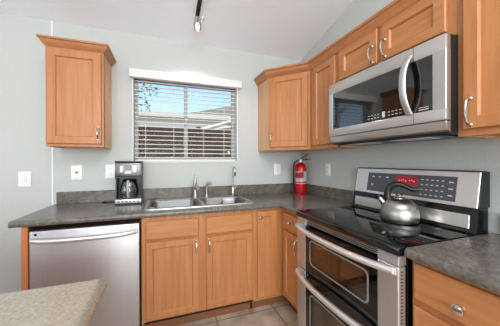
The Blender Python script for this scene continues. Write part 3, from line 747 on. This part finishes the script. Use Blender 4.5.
# ------------------------------------------------------------------ wall plates
def plate(name, label, cat, loc, rz, kind):
    t = thing(name, label, cat, loc, rz)
    m = MB(); m.box(-.041, .041, -.006, -.0002, -.062, .062, .003, seg=2); m.build('cover_plate', white_m, t)
    if kind == 'duplex':
        for s in (-1, 1):
            m = MB(); m.prism([(a, b) for a, b, _ in rrect(0, s * .021, .017, .014, .008, 0, 4)], -.009, -.005, 'y'); r = m.build('receptacle', white_m, t)
            m = MB()
            for sx in (-.006, .006): m.box(sx - .0012, sx + .0012, -.0094, -.0088, s * .021 - .002, s * .021 + .007)
            m.box(-.002, .002, -.0094, -.0088, s * .021 - .0085, s * .021 - .0045); m.build('slots', grey_panel, r)
    elif kind == 'decora':
        m = MB(); m.box(-.017, .017, -.0085, -.005, -.034, .034, .0015); r = m.build('receptacle', white_m, t)
        m = MB()
        for s in (-1, 1):
            m = MB()
            for sx in (-.006, .006): m.box(sx - .0012, sx + .0012, -.009, -.0083, s * .018 - .003, s * .018 + .006)
            m.build('slots', grey_panel, r)
    elif kind == 'switch':
        m = MB(); m.box(-.018, .018, -.0075, -.005, -.035, .035, .001); m.prism([(-.0075, -.030), (-.0135, .030), (-.005, .031), (-.005, -.031)], -.015, .015, 'x', .001); m.build('rocker', white_m, t)
    elif kind == 'jack':
        m = MB(); m.box(-.009, .009, -.008, -.005, -.008, .008, .001); m.build('jack', grey_panel, t)
    for s in (-1, 1):
        if kind == 'duplex' and s > 0: continue
        z = 0 if kind == 'duplex' else s * .048
        m = MB(); m.lathe([(0, 0), (.003, 0), (.0025, .0012), (0, .0015)], (0, 0, 0), 10, M=Matrix.Translation((0, -.006, z)) @ Matrix.Rotation(PI / 2, 4, 'X')); m.build('screw', chrome, t)
    return t
plate('light_switch', 'white rocker light switch on the wall left of the batten strip', 'light switch', (-2.608, 0, 1.130), 0, 'switch')
plate('wall_jack', 'white phone jack plate with dark centre under the left wall cabinet', 'wall plate', (-2.248, 0, 1.178), 0, 'jack')
plate('wall_outlet', 'white outlet on the back wall just left of the coffee maker', 'outlet', (-1.990, 0, 1.182), 0, 'duplex')
plate('wall_outlet', 'white outlet on the back wall just left of the fire extinguisher', 'outlet', (-.312, 0, 1.180), 0, 'duplex')
plate('wall_outlet', 'white outlet on the right wall right of the fire extinguisher', 'outlet', (0, -.472, 1.184), RZ, 'decora')

# ------------------------------------------------------------------ island (foreground)
isl = thing('kitchen_island', 'wood kitchen island under the foreground countertop', 'island', (-1.79, -1.60, 0))
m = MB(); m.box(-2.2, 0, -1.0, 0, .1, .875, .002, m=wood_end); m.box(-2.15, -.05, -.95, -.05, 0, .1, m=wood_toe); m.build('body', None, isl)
m = MB(); I0, I1 = -1.734, -1.557
m.prism([(I0 + 0, I1), (I0 - 2.3, I1), (I0 - 2.3, I1 - 1.15), (I0, I1 - 1.15)], .876, CT, 'z')
m.sweep([(I0, I1 - 1.15), (I0, I1), (I0 - 2.3, I1)], [(-.004, .876), (.018, .877), (.028, .884), (.031, .894), (.029, .904), (.022, .912), (.012, .9155), (.004, .9155), (-.004, .9142)])
tag(m.build('countertop', island_m), 'pale beige mottled laminate island countertop in the lower left foreground', 'countertop')

# ------------------------------------------------------------------ track light
tl = thing('track_light', 'black ceiling track light with a lit glass spot at its end', 'track light', (-1.258, -.36, cz(-.36)))
a = math.atan(SL)
m = MB(); Q = Matrix.Rotation(a, 4, 'X') if False else Matrix.Rotation(-a, 4, 'X')
m.box(-.016, .016, -2.0, .02, -.022, -.0005, .002, M=Q); m.build('track', black_pl, tl)
m = MB(); m.box(-.012, .012, -.03, .012, -.032, -.022, .001); m.tube([(0, 0, -.03), (0, 0, -.045)], .008, 10); m.build('stem', black_pl, tl)
hd = MB(); hd.lathe([(0, -.034), (.020, -.036), (.029, -.046), (.030, -.084), (.033, -.089), (.033, -.096), (.026, -.099), (0, -.099)], seg=28); h_ = hd.build('lamp_head', chrome, tl)
m = MB(); m.tube([(.036 + .019 * math.cos(k / 20 * 2 * PI), 0, -.045 + .019 * math.sin(k / 20 * 2 * PI)) for k in range(20)], .0035, 8, closed=True); m.build('swivel_ring', chrome, h_)
m = MB(); m.lathe([(.030, -.095), (.031, -.12), (.025, -.145), (.023, -.145), (.029, -.12), (.028, -.095)], seg=28); m.build('glass_shade', jar_glass, h_)
m = MB(); m.lathe([(0, -.099), (.011, -.101), (.0175, -.115), (.0165, -.128), (.009, -.138), (0, -.140)], seg=20); m.build('bulb', bulb_m, h_)
pl = bpy.data.lights.new('track_bulb_light', 'SPOT'); pl.energy = 11; pl.color = (1, .93, .83); pl.shadow_soft_size = .025; pl.spot_size = math.radians(128); pl.spot_blend = .35
po = bpy.data.objects.new('track_bulb_light', pl); C.objects.link(po); po.location = (-1.258, -.36, cz(-.36) - .155)
